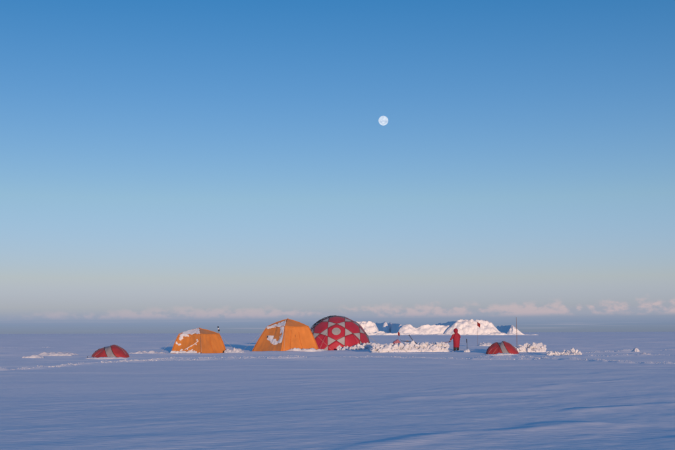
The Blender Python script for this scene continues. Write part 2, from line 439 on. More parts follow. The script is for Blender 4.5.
t.links.new(n.outputs['Fac'], r.inputs[0]); t.links.new(r.outputs[0], em.inputs[0])
# even glow stands in for sunlight falling on the moon
em.inputs[1].default_value = 0.60
t.links.new(em.outputs[0], add.inputs[0]); t.links.new(tr.outputs[0], add.inputs[1]); t.links.new(add.outputs[0], out.inputs[0])
mo = mb.build('moon', mm, loc=mp + Vector((0, 0, CAMH)))
tag(mo, 'pale nearly full moon in the clear blue sky', 'moon')

# ------------------------------------------------------------------ snow pieces
random.seed(4)
def block_mesh(seed, rough=.16):
    import bmesh
    bm = bmesh.new(); bmesh.ops.create_cube(bm, size=1); bmesh.ops.bevel(bm, geom=bm.edges[:], offset=.09, segments=1, affect='EDGES')
    rn = random.Random(seed)
    for v in bm.verts:
        v.co += Vector((rn.uniform(-1, 1), rn.uniform(-1, 1), rn.uniform(-1, 1))) * rough * .5
    me = bpy.data.meshes.new('snow_block'); bm.to_mesh(me); bm.free(); me.materials.append(M['chunk']); return me
BLK = [block_mesh(k, .12 + .05 * (k % 4)) for k in range(8)]
def mound(name, px0, px1, py, h, depth, seed, label, cat='snow mound', group=None, rough=.35, z0=-.04, nu=48, nv=20, freq=2.4, skew=0.0):
    """a rough heap lying on the snow between two pixel columns, its front foot at row py"""
    a, b = G(px0, py), G(px1, py); c = (a + b) / 2; c.y += depth * .45
    w = (b - a).length
    c.z = zt(c.x, c.y)
    mb = MB()
    def F(u, v):
        s = (u - .5) * 2; q = (v - .5) * 2
        wob = .28 * mnoise.fractal(Vector((s * max(w * .9, 3), q * max(depth * .9, 2), seed)), 1, 2, 3)
        env = min(1, max(0, (1 - abs(s) ** 2.2) * (1 - abs(q) ** 2.0) * 1.1 + wob - .12)) * (1 if max(abs(s), abs(q)) < .999 else 0)
        x = s * w / 2; yy = q * depth / 2 + skew * s
        wp = Vector((x * freq / .9, yy * freq / 1.4, seed * 3.3))
        n1 = mnoise.fractal(wp, .9, 2.1, 4); n2 = mnoise.noise(wp * .35)
        z = h * env ** .6 * (.75 + rough * n1 * 1.3 + .55 * n2) if env > 0 else 0
        return (x, yy, max(z, -.02) + (z0 * 1.3 if env <= .02 else z0 * (1 - env)))
    mb.grid(F, nu, nv)
    o = mb.build(name, M['chunk'], loc=c, smooth=False if rough > .6 else True)
    tag(o, label, cat, group); return o
def crumbs(name, spots, seed, parent=None, kind='stuff', label=None, cat=None):
    """many small broken bits joined into one mesh"""
    rn = random.Random(seed); mb = MB()
    for (x, y_, z, s) in spots:
        vs = []
        for d in ((1, 0, 0), (0, 1, 0), (-1, 0, 0), (0, -1, 0), (0, 0, 1), (0, 0, -1)):
            k = s * rn.uniform(.6, 1.25)
            vs.append((x + d[0] * k, y_ + d[1] * k, z + d[2] * k * .75))
        mb.add(vs, [(0, 1, 4), (1, 2, 4), (2, 3, 4), (3, 0, 4), (1, 0, 5), (2, 1, 5), (3, 2, 5), (0, 3, 5)])
    o = mb.build(name, M['chunk'], parent, smooth=False)
    o['kind'] = kind
    if label: o['label'] = label
    if cat: o['category'] = cat
    return o
def block_wall(name, px0, px1, py, hprof, depth, nblk, seed, label, group=None, size=(.22, .5), ncr=240, core=.62):
    """heap of cut snow blocks: a core mound, single blocks, loose crumbs"""
    a, b = G(px0, py), G(px1, py); w = (b - a).length
    c = (a + b) / 2; c.y += depth * .5; c.z = zt(c.x, c.y)
    root = empty(name, c); tag(root, label, 'snow wall', group)
    rn = random.Random(seed)
    H = lambda s: float(np.interp(s, [p[0] for p in hprof], [p[1] for p in hprof]))
    mb = MB()
    def F(u, v):
        s = u; q = (v - .5) * 2
        env = max(0, 1 - abs(q) ** 2.2) * min(1, min(u, 1 - u) / .04)
        x = (u - .5) * w; yy = q * depth / 2
        n1 = mnoise.fractal(Vector((x * 1.8, yy * 1.8, seed)), .9, 2.1, 4)
        return (x, yy, H(s) * env ** .6 * (core * .85 + .32 * n1) - .05)
    mb.grid(F, max(30, int(w * 14)), 18)
    mb.build('snow_core', M['chunk'], root, smooth=False)
    for k in range(nblk):
        u = rn.uniform(.01, .99); q = rn.uniform(-.95, .55); hh = H(u)
        x = (u - .5) * w; yy = q * depth / 2
        s = rn.uniform(*size) * rn.uniform(.75, 1.0)
        z = hh * max(0, 1 - abs(q) ** 2.2) ** .6 * rn.uniform(.45, .82) + s * .08
        o = link('snow_block', BLK[rn.randrange(8)], root, (x, yy, z), (rn.uniform(-1.1, 1.1), rn.uniform(-1.1, 1.1), rn.uniform(0, 3.1)),
                 (s, s * rn.uniform(.5, .9), s * rn.uniform(.4, .75)))
    sp = []
    for k in range(ncr):
        u = rn.random(); q = rn.gauss(-.55, .55); hh = H(u)
        z = hh * max(0, 1 - abs(min(1, abs(q))) ** 2.2) ** .6 * core * rn.uniform(.8, 1.25)
        sp.append(((u - .5) * w, q * depth / 2, z + .01, rn.uniform(.025, .085)))
    crumbs('snow_crumbs', sp, seed + 9, root)
    return root
block_wall('snow_block_wall', 371, 451, 352.2, [(0, .35), (.06, .55), (.2, .55), (.33, .68), (.5, .80), (.62, .72), (.8, .80), (.93, .85), (1, .55)], 1.9, 120, 3,
           'long rough wall of dug snow blocks beside the person in the red parka')
block_wall('snow_block_heap', 338, 382, 350.0, [(0, .12), (.2, .22), (.42, .48), (.62, .55), (.78, .75), (.9, .62), (1, .2)], 2.4, 60, 5,
           'rough heap of snow blocks banked against the foot of the red dome', ncr=160)
block_wall('snow_block_pile', 513, 548, 352.6, [(0, .2), (.2, .45), (.45, .58), (.7, .70), (.88, .72), (.97, .5), (1, .1)], 1.8, 46, 7,
           'pile of broken snow blocks behind the small red tent with a grey stripe', ncr=140)
block_wall('snow_block_row', 548, 583, 355.5, [(0, .12), (.25, .18), (.5, .14), (.62, .36), (.78, .40), (.9, .24), (1, .1)], 1.2, 22, 11,
           'low scatter of snow blocks beyond the broken pile, out on the open snow', size=(.14, .34), ncr=110)
mound('snow_mound', 31, 72, 356.2, .34, 2.6, 21, 'long rough snow mound beyond the low red tent, away from the orange tents', freq=1.7, rough=.5, nu=70)
mound('snow_mound', 19, 41, 358.6, .22, 1.4, 22, 'small smooth snow mound just in front of the long rough mound', freq=1.3)
mound('snow_mound', 126, 164, 354.4, .24, 2.2, 23, 'low uneven snow mound between the low red tent and the smaller orange tent', rough=.6, nu=70)
mound('snow_mound', 223, 244, 353.6, .50, 2.2, 24, 'rough snow mound heaped between the smaller and the larger orange tent', rough=.55)
mound('snow_mound', 463.5, 471.5, 352.6, .34, .9, 25, 'small round heap of snow at the foot of the black planted stake', rough=.3)
mound('snow_mound', 478, 494, 346.6, .42, 2.0, 26, 'snow mound behind the red tent with a grey stripe', rough=.3)
mound('snow_mound', 486, 524, 354.9, .13, 1.0, 27, 'low rim of snow along the front of the red tent with a grey stripe', rough=.6, nu=60)
mound('snow_mound', 451, 466, 352.0, .12, .9, 28, 'low rim of snow at the feet of the person in red', rough=.5)
mound('snow_mound', 634, 641, 352.6, .26, .9, 29, 'single snow lump on the open plain where two tracks part', rough=.4)
mound('snow_mound', 640, 652, 354.4, .14, .9, 30, 'flat snow lump beside the single lump on the open plain', rough=.5)
mound('snow_mound', 282, 330, 351.4, .24, 1.3, 31, 'low bank of snow along the wall of the larger orange tent facing the dome', rough=.6, nu=60, skew=1.2)
mound('snow_mound', 84, 130, 358.4, .10, 1.0, 32, 'thin bank of snow along the front of the low red tent', rough=.5, nu=60)
# churned crumbs along the tracks
rn = random.Random(77); sp = []
for k, tr in enumerate(TRW):
    for a, b in zip(tr[:-1], tr[1:]):
        Ls = math.hypot(b[0] - a[0], b[1] - a[1])
        for q in range(int(Ls * (60 if k < 2 else 26))):
            f = rn.random(); x = a[0] + (b[0] - a[0]) * f; y_ = a[1] + (b[1] - a[1]) * f
            if mnoise.noise(Vector((x * .45, y_ * .45, k * 7))) < -.28: continue
            sp.append((x + rn.gauss(0, .12), y_ + rn.gauss(0, .22), rn.uniform(.008, .026) * min(1.8, .4 + abs(rn.gauss(0, .6)))))
sx = np.array([s[0] for s in sp]); sy = np.array([s[1] for s in sp]); sz = terrain(sx, sy)
crumbs('track_crumbs', [(x, y_, z + .01, s) for (x, y_, s), z in zip(sp, sz)], 5, label='line of churned snow crumbs along the trodden tracks', cat='snow')

# ------------------------------------------------------------------ cabin tents
def thin(name, pts, rad, mat, parent, k=6):
    return MB().tube(pts, rad, k).build(name, mat, parent)
def snow_patch(Pf, Nf, mask, parent, thick, n=64, name='snow_patch'):
    mb = MB(); keep = {}
    for j in range(n + 1):
        for i in range(n + 1):
            u, v = i / n, j / n; m = mask(u, v)
            keep[i, j] = (m, Vector(Pf(u, v)) + Vector(Nf) * (thick * min(1, max(-.5, m) * 2.2)))
    cells = {(i, j) for j in range(n) for i in range(n) if max(keep[c][0] for c in ((i, j), (i + 1, j), (i + 1, j + 1), (i, j + 1))) > 0}
    out_ = []
    while cells:                                # every separate patch is its own part
        todo = [cells.pop()]; comp = []
        while todo:
            i, j = todo.pop(); comp.append((i, j))
            for di in (-1, 0, 1):
                for dj in (-1, 0, 1):
                    q = (i + di, j + dj)
                    if q in cells: cells.remove(q); todo.append(q)
        if len(comp) < 3: continue
        mb = MB(); idx = {}
        for i, j in comp:
            f = []
            for c_ in ((i, j), (i + 1, j), (i + 1, j + 1), (i, j + 1)):
                if c_ not in idx: idx[c_] = len(mb.v); mb.v.append(tuple(keep[c_][1]))
                f.append(idx[c_])
            mb.f.append(tuple(f))
        out_.append(mb.build(name, M['chunk'], parent))
    return out_
def cabin_tent(name, px, py, corner_px, base_r, top_r, wall_h, peak_h, rot, mat, label, squash=1.0, shift=(0, 0)):
    c = G(px, py); c.z = zt(c.x, c.y) - .06
    root = empty(name, c, rot); tag(root, label, 'tent')
    rn = random.Random(int(px))
    ang = [R(45 + 90 * k) for k in range(4)]
    B = [Vector((base_r * math.cos(t), base_r * math.sin(t) * squash, 0)) for t in ang]
    T = [Vector((top_r * math.cos(t) + shift[0], top_r * math.sin(t) * squash + shift[1], wall_h)) for t in ang]
    PK = Vector((shift[0], shift[1], peak_h))
    faces = []
    for k in range(4):
        b0, b1, t0, t1 = B[k], B[(k + 1) % 4], T[k], T[(k + 1) % 4]
        nrm = (b1 - b0).cross(t0 - b0).normalized()
        def P(u, v, b0=b0, b1=b1, t0=t0, t1=t1, nrm=nrm, k=k):
            # poles bow outwards a little; fabric sags in between them
            p = b0.lerp(b1, u).lerp(t0.lerp(t1, u), v)
            bow = .035 * math.sin(math.pi * v) * base_r / 2
            sag = -.13 * math.sin(math.pi * u) ** .8 * math.sin(math.pi * min(1, v * .97)) ** .7 * base_r / 2
            cr_ = mnoise.noise(Vector((u * 5 + k * 9 + px, v * 3.5, 1))) * .034 + mnoise.noise(Vector((u * 10 + k * 5 + px, v * 1.3, 7))) * .030 + mnoise.noise(Vector(((u + .4 * v) * 13 + px, v * 5, k))) * .010
            return p + Vector((p.x, p.y, 0)).normalized() * bow + nrm * (sag + cr_ * math.sin(math.pi * u) * base_r / 2)
        MB().grid(P, 28, 22).build('wall', mat, root, solid=.01)
        def Q(u, v, t0=t0, t1=t1, k=k):
            e = t0.lerp(t1, u); vv = v * .985
            p = e.lerp(PK, vv)
            p.z += (peak_h - wall_h) * .10 * math.sin(math.pi * vv) * (1 - .5 * math.sin(math.pi * u))
            p.z -= .05 * math.sin(math.pi * u) * (1 - vv)
            return p
        MB().grid(Q, 18, 12).build('roof_panel', mat, root, solid=.01)
        faces.append((P, Q, nrm))
    for k in range(4):
        pts = [faces[k][0](0, v / 10) for v in range(11)] + [faces[k][1](0, v / 8) for v in range(1, 9)]
        pts = [p + Vector((p.x, p.y, 0)).normalized() * .012 if Vector((p.x, p.y, 0)).length > .05 else p + Vector((0, 0, .012)) for p in pts]
        thin('pole_sleeve', pts, .022, M['seam'], root)
    MB().tube([PK + Vector((0, 0, -.03)), PK + Vector((0, 0, .045))], [.07, .05], 12).build('top_cap', M['seam'], root)
    return root, faces, B, T, PK
# smaller orange tent
r1, f1, B1, T1, K1 = cabin_tent('orange_cabin_tent', 199, 353.3, 0, 2.07, 1.50, 1.45, 1.87, R(-34), M['orange'],
                          'smaller orange cabin tent dusted with snow specks, beside the low red tent', 1.0)
# larger orange tent
r2, f2, B2, T2, K2 = cabin_tent('orange_cabin_tent', 285.5, 351.0, 0, 2.86, 1.74, 2.15, 2.78, R(-50), M['orange2'],
                          'larger amber orange cabin tent with a snow patch below its peak, against the red dome', 1.0, (.12, .14))
def blobs(cs, seed, fr=7, amp=.55):
    def m(u, v):
        b = max(1 - math.hypot((u - a) / p, (v - c_) / q) for a, c_, p, q in cs)
        return b + amp * (mnoise.fractal(Vector((u * fr, v * fr, seed)), 1, 2, 3))
    return m
FRONT1, RIGHT1 = 2, 3
def specks(seed, thr, fr):
    return lambda u, v: mnoise.noise(Vector((u * fr, v * fr * .8, seed))) - thr - .25 * abs(v - .6)
Pf, Qf, nf = f1[FRONT1]
snow_patch(Pf, nf, blobs([(.55, .0, .42, .16), (.08, .02, .2, .12), (.85, -.02, .2, .1)], 3), r1, .10, name='snow_drift')
snow_patch(Pf, nf, specks(8, .33, 9), r1, .03)
snow_patch(Pf, nf, blobs([(.16, .80, .08, .10), (.2, .95, .2, .08)], 5), r1, .03)
snow_patch(Qf, Vector((0, 0, 1)), blobs([(.45, .45, .6, .5), (.2, .15, .3, .3)], 6, 5, .8), r1, .04)
snow_patch(Qf, Vector((0, 0, 1)), blobs([(.8, .75, .3, .25)], 7, 5, .6), r1, .04)
# diagonal cord with frost across the front wall
thin('guy_strap', [Pf(.42 + .5 * t, .22 + .44 * t) + nf * .035 for t in [q / 10 for q in range(11)]], .028, M['chunk'], r1)
Pf, Qf, nf = f2[FRONT1]
def ring(u, v):
    d = math.hypot((u - .66) / .34, (v - .70) / .34)
    arc = .28 - abs(d - .86)
    if u < .60 and v > .68: arc -= .5
    if v > .96: arc -= .1
    return arc * 1.3 + .38 * mnoise.fractal(Vector((u * 8, v * 8, 4.4)), 1, 2, 3)
snow_patch(Pf, nf, ring, r2, .05, 80)
snow_patch(Qf, Vector((0, 0, 1)), blobs([(.72, .28, .38, .42), (.35, .12, .3, .14)], 6, 5, .7), r2, .06)
snow_patch(Pf, nf, blobs([(.1, .98, .16, .05), (.3, .99, .2, .04)], 15), r2, .04)
# vents, door, toggles
def face_patch(Pf, nf, u0, u1, v0, v1, name, mat, root, off=.02):
    return MB().grid(lambda a, b: Pf(u0 + (u1 - u0) * a, v0 + (v1 - v0) * b) + nf * off, 8, 8).build(name, mat, root, solid=.012)
face_patch(Pf, nf, .24, .29, .60, .67, 'vent', M['black'], r2)
face_patch(Pf, nf, .03, .40, .003, .035, 'hem_gap_shade', M['darkmetal'], r2)  # dark sheet on the wall stands for the shade in the gap below
Pr, Qr, nr1 = f2[RIGHT1]
face_patch(Pr, nr1, .41, .445, .60, .70, 'vent', M['seam'], r2)
thin('door_zip', [Pr(.22 + .06 * math.sin(t * 2), t * .86) + nr1 * .02 for t in [q / 12 for q in range(13)]], .018, M['seam'], r2)
thin('door_zip', [Pr(.62 - .05 * math.sin(t * 2), t * .80) + nr1 * .02 for t in [q / 12 for q in range(13)]], .014, M['seam'], r2)
Pr1, _, nr_1 = f1[RIGHT1]
thin('door_zip', [Pr1(.5, t * .85) + nr_1 * .02 for t in [q / 12 for q in range(13)]], .014, M['seam'], r1)
def guys(root, T, lens, mat=M['cord']):
    for k, (t, l) in enumerate(zip(T, lens)):
        d = Vector((t.x, t.y, 0)).normalized(); e = Vector((t.x, t.y, 0)) + d * l; e.z = .04
        thin('guy_line', [t + d * .05 - Vector((0, 0, .1)), t.lerp(e, .5) - Vector((0, 0, .03)), e], .007, mat, root)
        st = e + d * .08; thin('stake', [e + Vector((0, 0, .08)), e - d * .05 - Vector((0, 0, .2))], .018, M['pole'], root)
guys(r1, T1, [1.4, 1.5, 1.4, 1.3]); guys(r2, T2, [2.1, 2.0, 2.2, 2.0])

# ------------------------------------------------------------------ geodesic red dome
def dome():
    c = AT(337.2, 340, 97.0); c.z = zt(c.x, c.y) - .05; RD = 3.05
    root = empty('geodesic_dome_tent', c)
    tag(root, 'big red geodesic dome tent with grey triangle panels and a round grey window', 'tent')
    tgt = Vector((-.03, -1, 0)).normalized() * math.cos(R(33)) + Vector((0, 0, 1)) * math.sin(R(33))
    ax = Vector((0, 0, 1)).cross(tgt).normalized() * -1; ay = ax.cross(tgt) * -1
    if ay.z < 0: ay = -ay
    STEP = R(33.5)                              # angle between neighbouring big panels
    def onsphere(x, y_):
        x, y_ = x * math.cos(R(30)) - y_ * math.sin(R(30)), x * math.sin(R(30)) + y_ * math.cos(R(30))
        th = math.hypot(x, y_)
        if th < 1e-6: return tgt.copy()
        return tgt * math.cos(th) + (ax * (x / th) + ay * (y_ / th)) * math.sin(th)
    polys = []; ed = STEP / 2
    for a_ in range(-7, 8):
        for b_ in range(-7, 8):
            cx = (a_ + b_ * .5) * STEP; cy = b_ * math.sqrt(3) / 2 * STEP
            if math.hypot(cx, cy) < R(165):
                polys.append(('h', [onsphere(cx + ed * math.cos(R(60 * q)), cy + ed * math.sin(R(60 * q))) for q in range(6)]))
            for s_ in (1, -1):                    # the two triangles of each lattice cell
                tx, ty = cx, cy + s_ * STEP / math.sqrt(3)
                if math.hypot(tx, ty) < R(160):
                    rt = ed / math.sqrt(3)
                    polys.append(('t', [onsphere(tx + rt * math.cos(R(90 * s_ + 120 * q)), ty + rt * math.sin(R(90 * s_ + 120 * q))) for q in range(3)]))
    Q = Matrix.Identity(3)
    done = set(); window_done = False
    for kind, ps in polys:
        ps = [Q @ p for p in ps]; cc = sum(ps, Vector()) / len(ps); cn = cc.normalized()
        if max(p.z for p in ps) < .03: continue
        a0 = cn.orthogonal().normalized(); b0 = cn.cross(a0)
        ps.sort(key=lambda p: math.atan2((p - cc).dot(b0), (p - cc).dot(a0)))
        mb = MB(); n = len(ps); rings = 5
        vs = []
        for r_ in range(rings + 1):
            for i_ in range(n):
                for s_ in range(4):
                    p = ps[i_].lerp(ps[(i_ + 1) % n], s_ / 4)
                    w = cc.lerp(p, .012 + .988 * r_ / rings)
                    # taut fabric: between flat panel and sphere
                    sp_ = w.normalized(); w = w.lerp(sp_, .55)
                    w = w * RD * (1 + .006 * mnoise.noise(w * 6))
                    if w.z < 0: w.z = max(w.z, -.0)
                    vs.append(w)
        m_ = 4 * n; fs = []
        for r_ in range(rings):
            for i_ in range(m_):
                fs.append((r_ * m_ + i_, r_ * m_ + (i_ + 1) % m_, (r_ + 1) * m_ + (i_ + 1) % m_, (r_ + 1) * m_ + i_))
        fs.append(tuple(range(m_))[::-1])
        mb.add(vs, fs)
        o = mb.build('grey_panel' if kind == 't' else 'red_panel', M['dgrey'] if kind == 't' else M['dred'], root, solid=.008)
        if kind == 'h' and (cn - tgt).length < .05:
            rw = .47 * (ps[0] - cc).length * RD; ctr = cn * RD * 1.0
            wm = MB().grid(lambda u, v: ctr + (a0 * math.cos(u * 6.2832) + b0 * math.sin(u * 6.2832)) * (rw * (.02 + .98 * v)) + cn * (.015 - .03 * v * v), 28, 4)
            wo = wm.build('window', M['window'], o)
            MB().tube([ctr + (a0 * math.cos(t * .2244) + b0 * math.sin(t * .2244)) * rw - cn * .01 for t in range(29)], .022, 6).build('window_rim', M['dred'], wo)
        for i_ in range(n):
            p, q_ = ps[i_], ps[(i_ + 1) % n]
            key = tuple(sorted([tuple(round(v, 3) for v in p), tuple(round(v, 3) for v in q_)]))
            if key in done or min(p.z, q_.z) < -.03: continue
            done.add(key)
            pts = []
            for s_ in range(5):
                w = p.lerp(q_, s_ / 4); w = w.lerp(w.normalized(), .55) * (RD + .03); pts.append(w)
            thin('dome_pole', pts, .009, M['pole'], root, 5)
    # dark net thrown over the crown, and guys
    rn = random.Random(6)
    for k in range(9):
        t0 = R(128 + k * 9); pts = []
        for s_ in range(15):
            e = R(58 - 30 * abs(math.sin(s_ / 14 * 3.1)) * .2 - k * 3 + 30 * s_ / 14)
            a_ = t0 + R(6) * math.sin(s_ * .9 + k)
            pts.append(Vector((math.cos(e) * math.cos(a_), math.cos(e) * math.sin(a_), math.sin(e))) * (RD + .06 + .02 * rn.random()))
        thin('net_cord', pts, .022, M['pole'], root, 5)
    for k in range(7):
        e = R(48 + k * 5); pts = [Vector((math.cos(e) * math.cos(R(125 + s_ * 6)), math.cos(e) * math.sin(R(125 + s_ * 6)), math.sin(e))) * (RD + .07 + .02 * math.sin(s_ * 2 + k)) for s_ in range(16)]
        thin('net_cord', pts, .02, M['pole'], root, 5)
    for t_ in (20, 65, 200, 250, 300, 340):
        a_ = R(t_); p = Vector((math.cos(a_) * .86, math.sin(a_) * .86, .5)) * (RD + .03); e = Vector((math.cos(a_), math.sin(a_), 0)) * (RD + 1.5) + Vector((0, 0, .05))
        thin('guy_line', [p, e], .008, M['cord'], root)
    return root
dome()

# ------------------------------------------------------------------ low two-hoop tents
def hoop_tent(px0, px1, py, h, rot, label, prof, cuts, depth, seed):
    a, b = G(px0, py), G(px1, py); w = (b - a).length; c = (a + b) / 2; c.y += depth * .35; c.z = zt(c.x, c.y) - .04
    root = empty('hoop_tent', c, rot); tag(root, label, 'tent', None)
    us = [p[0] for p in prof]; hs = [p[1] for p in prof]; ws = [p[2] for p in prof]
    Lx = w / math.cos(rot) * .98
    def P(u, v):
        hh = np.interp(u, us, hs) * h; ww = np.interp(u, us, ws) * depth / 2
        t = math.pi * v
        wr = 1 + .05 * mnoise.noise(Vector((u * 9, v * 5, seed))) + .025 * mnoise.noise(Vector((u * 22, v * 16, seed)))
        lean = (u - .5) * .0
        return Vector(((u - .5) * Lx + lean, -math.cos(t) * ww * wr, math.sin(t) ** .9 * hh * wr))
    for (u0, u1, mat, nm) in cuts:
        SH = lambda u, v: u + .75 * (.5 - v) * 4 * u * (1 - u)
        MB().grid(lambda q, v: P(SH(u0 + (u1 - u0) * q, v), v), 16, 26).build(nm, mat, root, solid=.008)
    for u in sorted(set([c_[0] for c_ in cuts[1:]])):
        pts = [P(SH(u, v / 20), v / 20) * 1.0 + Vector((0, 0, .012)) for v in range(21)]
        thin('hoop_pole', pts, .014, M['pole'], root, 6)
    thin('ridge_seam', [P(u / 20, .5) + Vector((0, 0, .006)) for u in range(1, 20)], .010, M['grey'], root, 5)
    face = [P(.2, .2), P(.2, .5)]
    thin('door_zip', [P(.06 + .22 * q / 8, .32 + .05 * math.sin(q)) + Vector((0, -.01, .01)) for q in range(9)], .012, M['pole'], root, 5)
    for u, s in ((cuts[1][0], -1), (cuts[1][0], 1), (cuts[2][0], -1), (cuts[2][0], 1)):
        p = P(u, .25 if s < 0 else .75); e = Vector((p.x, s * (depth / 2 + .9), .05))
        thin('guy_line', [p, e], .006, M['cord'], root, 5); thin('stake', [e + Vector((0, 0, .07)), e - Vector((0, 0, .15))], .014, M['pole'], root, 5)
    return root
hoop_tent(89.5, 127, 357.2, .80, R(-24), 'low red tent with a grey band, out beyond the smaller orange tent',
          [(0, .03, .15), (.06, .32, .5), (.16, .58, .75), (.30, .76, .9), (.40, .84, .95), (.52, .92, 1), (.62, 1.0, 1), (.74, .86, .95), (.86, .58, .8), (.95, .25, .5), (1, .03, .2)],
          [(0, .33, M['red'], 'end_panel'), (.33, .50, M['grey'], 'middle_panel'), (.50, 1, M['red'], 'rear_panel')], 1.7, 3)
hoop_tent(488.5, 519, 353.6, .96, R(-30), 'small red tent with a grey stripe, beside the pile of broken snow blocks',
          [(0, .03, .2), (.05, .36, .55), (.14, .62, .8), (.24, .82, .92), (.34, .87, .95), (.42, .84, .92), (.49, .88, .95), (.55, 1.0, 1), (.70, .84, .95), (.85, .56, .8), (.95, .25, .5), (1, .03, .2)],
          [(0, .33, M['red'], 'end_panel'), (.33, .48, M['grey'], 'middle_panel'), (.48, 1, M['red'], 'rear_panel')], 1.7, 9)

# ------------------------------------------------------------------ red tarp mound, shovel, ski, pennant behind the wall
c = G(395.0, 351.3); c.y = 83.5; c.x = AT(395.2, 345, 83.5).x; c.z = zt(c.x, c.y)
mb = MB()
def tp(u, v):
    s, q = (u - .5) * 2, (v - .5) * 2
    env = max(0, 1 - abs(s) ** 2) ** .6 * max(0, 1 - abs(q) ** 2.4) ** .6
    z = 1.12 * env * (.78 + .34 * s) + .07 * mnoise.fractal(Vector((s * 2.2, q * 2, 5)), 1, 2, 3) * env + .03 * abs(math.sin(s * 6 + q * 2)) * env
    return (s * .60, q * .62, z - .04)
mb.grid(tp, 36, 26)
tag(mb.build('tarp_mound', M['tarp'], loc=c, solid=.01), 'snow dusted pinkish red tarp humped over gear, half buried behind the snow wall', 'tarp')
def pennant(name, px, ybase, ytop, size, sag, mat, label, cane=M['bamboo'], rad=.009, lean=0.0, grp=None, mirror=1):
    c = G(px, ybase); c.z = zt(c.x, c.y); h = (AT(px, ytop, c.y).z - c.z)
    root = empty(name, c); tag(root, label, 'flag', grp)
    thin('cane', [(0, 0, -.3), (lean * .5, 0, h * .5), (lean, 0, h)], rad, cane, root, 7)
    w, hh = size
    MB().grid(lambda u, v: (lean + mirror * u * w * (1 - .12 * v), .04 * math.sin(u * 5 + v * 2) * u, h - .02 - hh * v - sag * u * (1 + .2 * math.sin(v * 3))), 10, 8).build('flag_cloth', mat, root, solid=.006)
    return root
pennant('marker_flag', 477.7, 345.2, 321.9, (.34, .44), .22, M['flag'], 'dark red marker flag on a thin cane in front of the white hills')
pennant('marker_flag', 398.2, 348.0, 331.6, (.16, .33), .12, M['flag'], 'small drooping dark red flag above the pinkish red tarp')
c = G(516.9, 350.5); c.z = zt(c.x, c.y); h = AT(516.9, 317.2, c.y).z - c.z
root = empty('tall_cane', c); tag(root, 'tall thin brown cane standing in the pile of broken snow blocks', 'pole')
thin('cane', [(0, 0, -.3), (.015, 0, h * .5), (.0, 0, h)], [.02, .018, .013], M['bamboo'], root, 7)
for zf in (.25, .5, .75): thin('cane_joint', [(.012, 0, h * zf - .012), (.012, 0, h * zf + .012)], .024, M['bamboo'], root, 7)
# dark shovel stuck aslant
a = AT(409.2, 335.2, 83.6); b = AT(414.6, 343.0, 83.6)
root = empty('leaning_shovel', b); tag(root, 'dark shovel stuck aslant in the top of the snow wall', 'shovel')
d = (a - b); dn = d.normalized()
thin('shaft', [-dn * .1, d], .024, M['darkmetal'], root, 8)
sd_ = Vector((0, 1, 0)).cross(dn).normalized()
thin('grip', [d - sd_ * .07, d + sd_ * .07], .02, M['black'], root, 8)
MB().grid(lambda u, v: -dn * (.30 * v - .16) + Vector((0, 1, 0)) * ((u - .5) * .2) + sd_ * (.09 * (u - .5) ** 2 * 4 * .6 + (v - .5) * .1 + .02), 8, 8).build('blade', M['darkmetal'], root, solid=.02)
# dark ski laid along the top of the wall
a = AT(400.4, 341.0, 83.4); b = AT(414.0, 342.2, 83.4)
root = empty('black_ski', (a + b) / 2); tag(root, 'single dark ski laid flat along the top of the snow wall', 'ski')
d = (b - a) / 2; dn = d.normalized()
def skp(u, v):
    t = (u - .5) * 2; k = 1.0 if t > -.85 else max(.25, 1 - ((-t - .85) / .15) ** 2)
    tip = .12 * max(0, (-t - .82) / .18) ** 2
    a_ = v * 2 * math.pi
    return d * t + Vector((0, 1, 0)) * (math.cos(a_) * .05 * k) + Vector((0, 0, math.sin(a_) * .022 + tip))
MB().grid(skp, 30, 10).build('ski_body', M['black'], root)
MB().box((0, 0, .05), (.09, .035, .03)).box((.05, 0, .09), (.03, .04, .02)).build('binding', M['darkmetal'], root, smooth=False)

# weather mast by the smaller orange tent
c = G(218.2, 348.0); c.z = zt(c.x, c.y); h = AT(218.2, 327.6, c.y).z - c.z
root = empty('instrument_mast', c); tag(root, 'slim instrument mast with black and white cups behind the smaller orange tent', 'mast')
thin('mast_pole', [(0, 0, -.3), (0, 0, h)], .02, M['grey'], root, 8)
def lathe(name, prof, mat, parent, loc=(0, 0, 0), k=14):
    return MB().grid(lambda u, v: (np.interp(v, [q / (len(prof) - 1) for q in range(len(prof))], [p[0] for p in prof]) * math.cos(u * 6.28319),
                                   np.interp(v, [q / (len(prof) - 1) for q in range(len(prof))], [p[0] for p in prof]) * math.sin(u * 6.28319),
                                   np.interp(v, [q / (len(prof) - 1) for q in range(len(prof))], [p[1] for p in prof])), k, (len(prof) - 1) * 2).build(name, mat, parent, loc=loc)
lathe('sensor_head', [(.0, .0), (.06, .02), (.085, .10), (.06, .16), (.0, .17)], M['black'], root, (-.03, 0, h - .04))
lathe('radiation_shield', [(.0, .0), (.07, .0), (.055, .04), (.075, .05), (.055, .09), (.07, .10), (.0, .12)], M['steel'], root, (.01, 0, h - .18))
lathe('data_box', [(.0, .0), (.075, .01), (.085, .12), (.07, .17), (.0, .18)], M['black'], root, (.07, 0, h - .37))
thin('cross_arm', [(-.05, 0, h - .28), (.10, 0, h - .28)], .014, M['pole'], root)

# black stake in the little heap beside the person
c = G(466.9, 352.0); c.z = zt(c.x, c.y); h = AT(466.4, 339.0, c.y).z - c.z
root = empty('planted_stake', c); tag(root, 'black planted stake with a grip standing in a small round heap of snow', 'stake')
thin('shaft', [(.05, 0, -.2), (0, 0, h - .06)], .017, M['black'], root, 8)
thin('grip', [(0, 0, h - .30), (-.012, 0, h)], [.032, .036], M['black'], root, 10)
lathe('basket', [(.0, 0), (.05, .005), (.055, .015), (.0, .02)], M['black'], root, (.03, 0, .28))

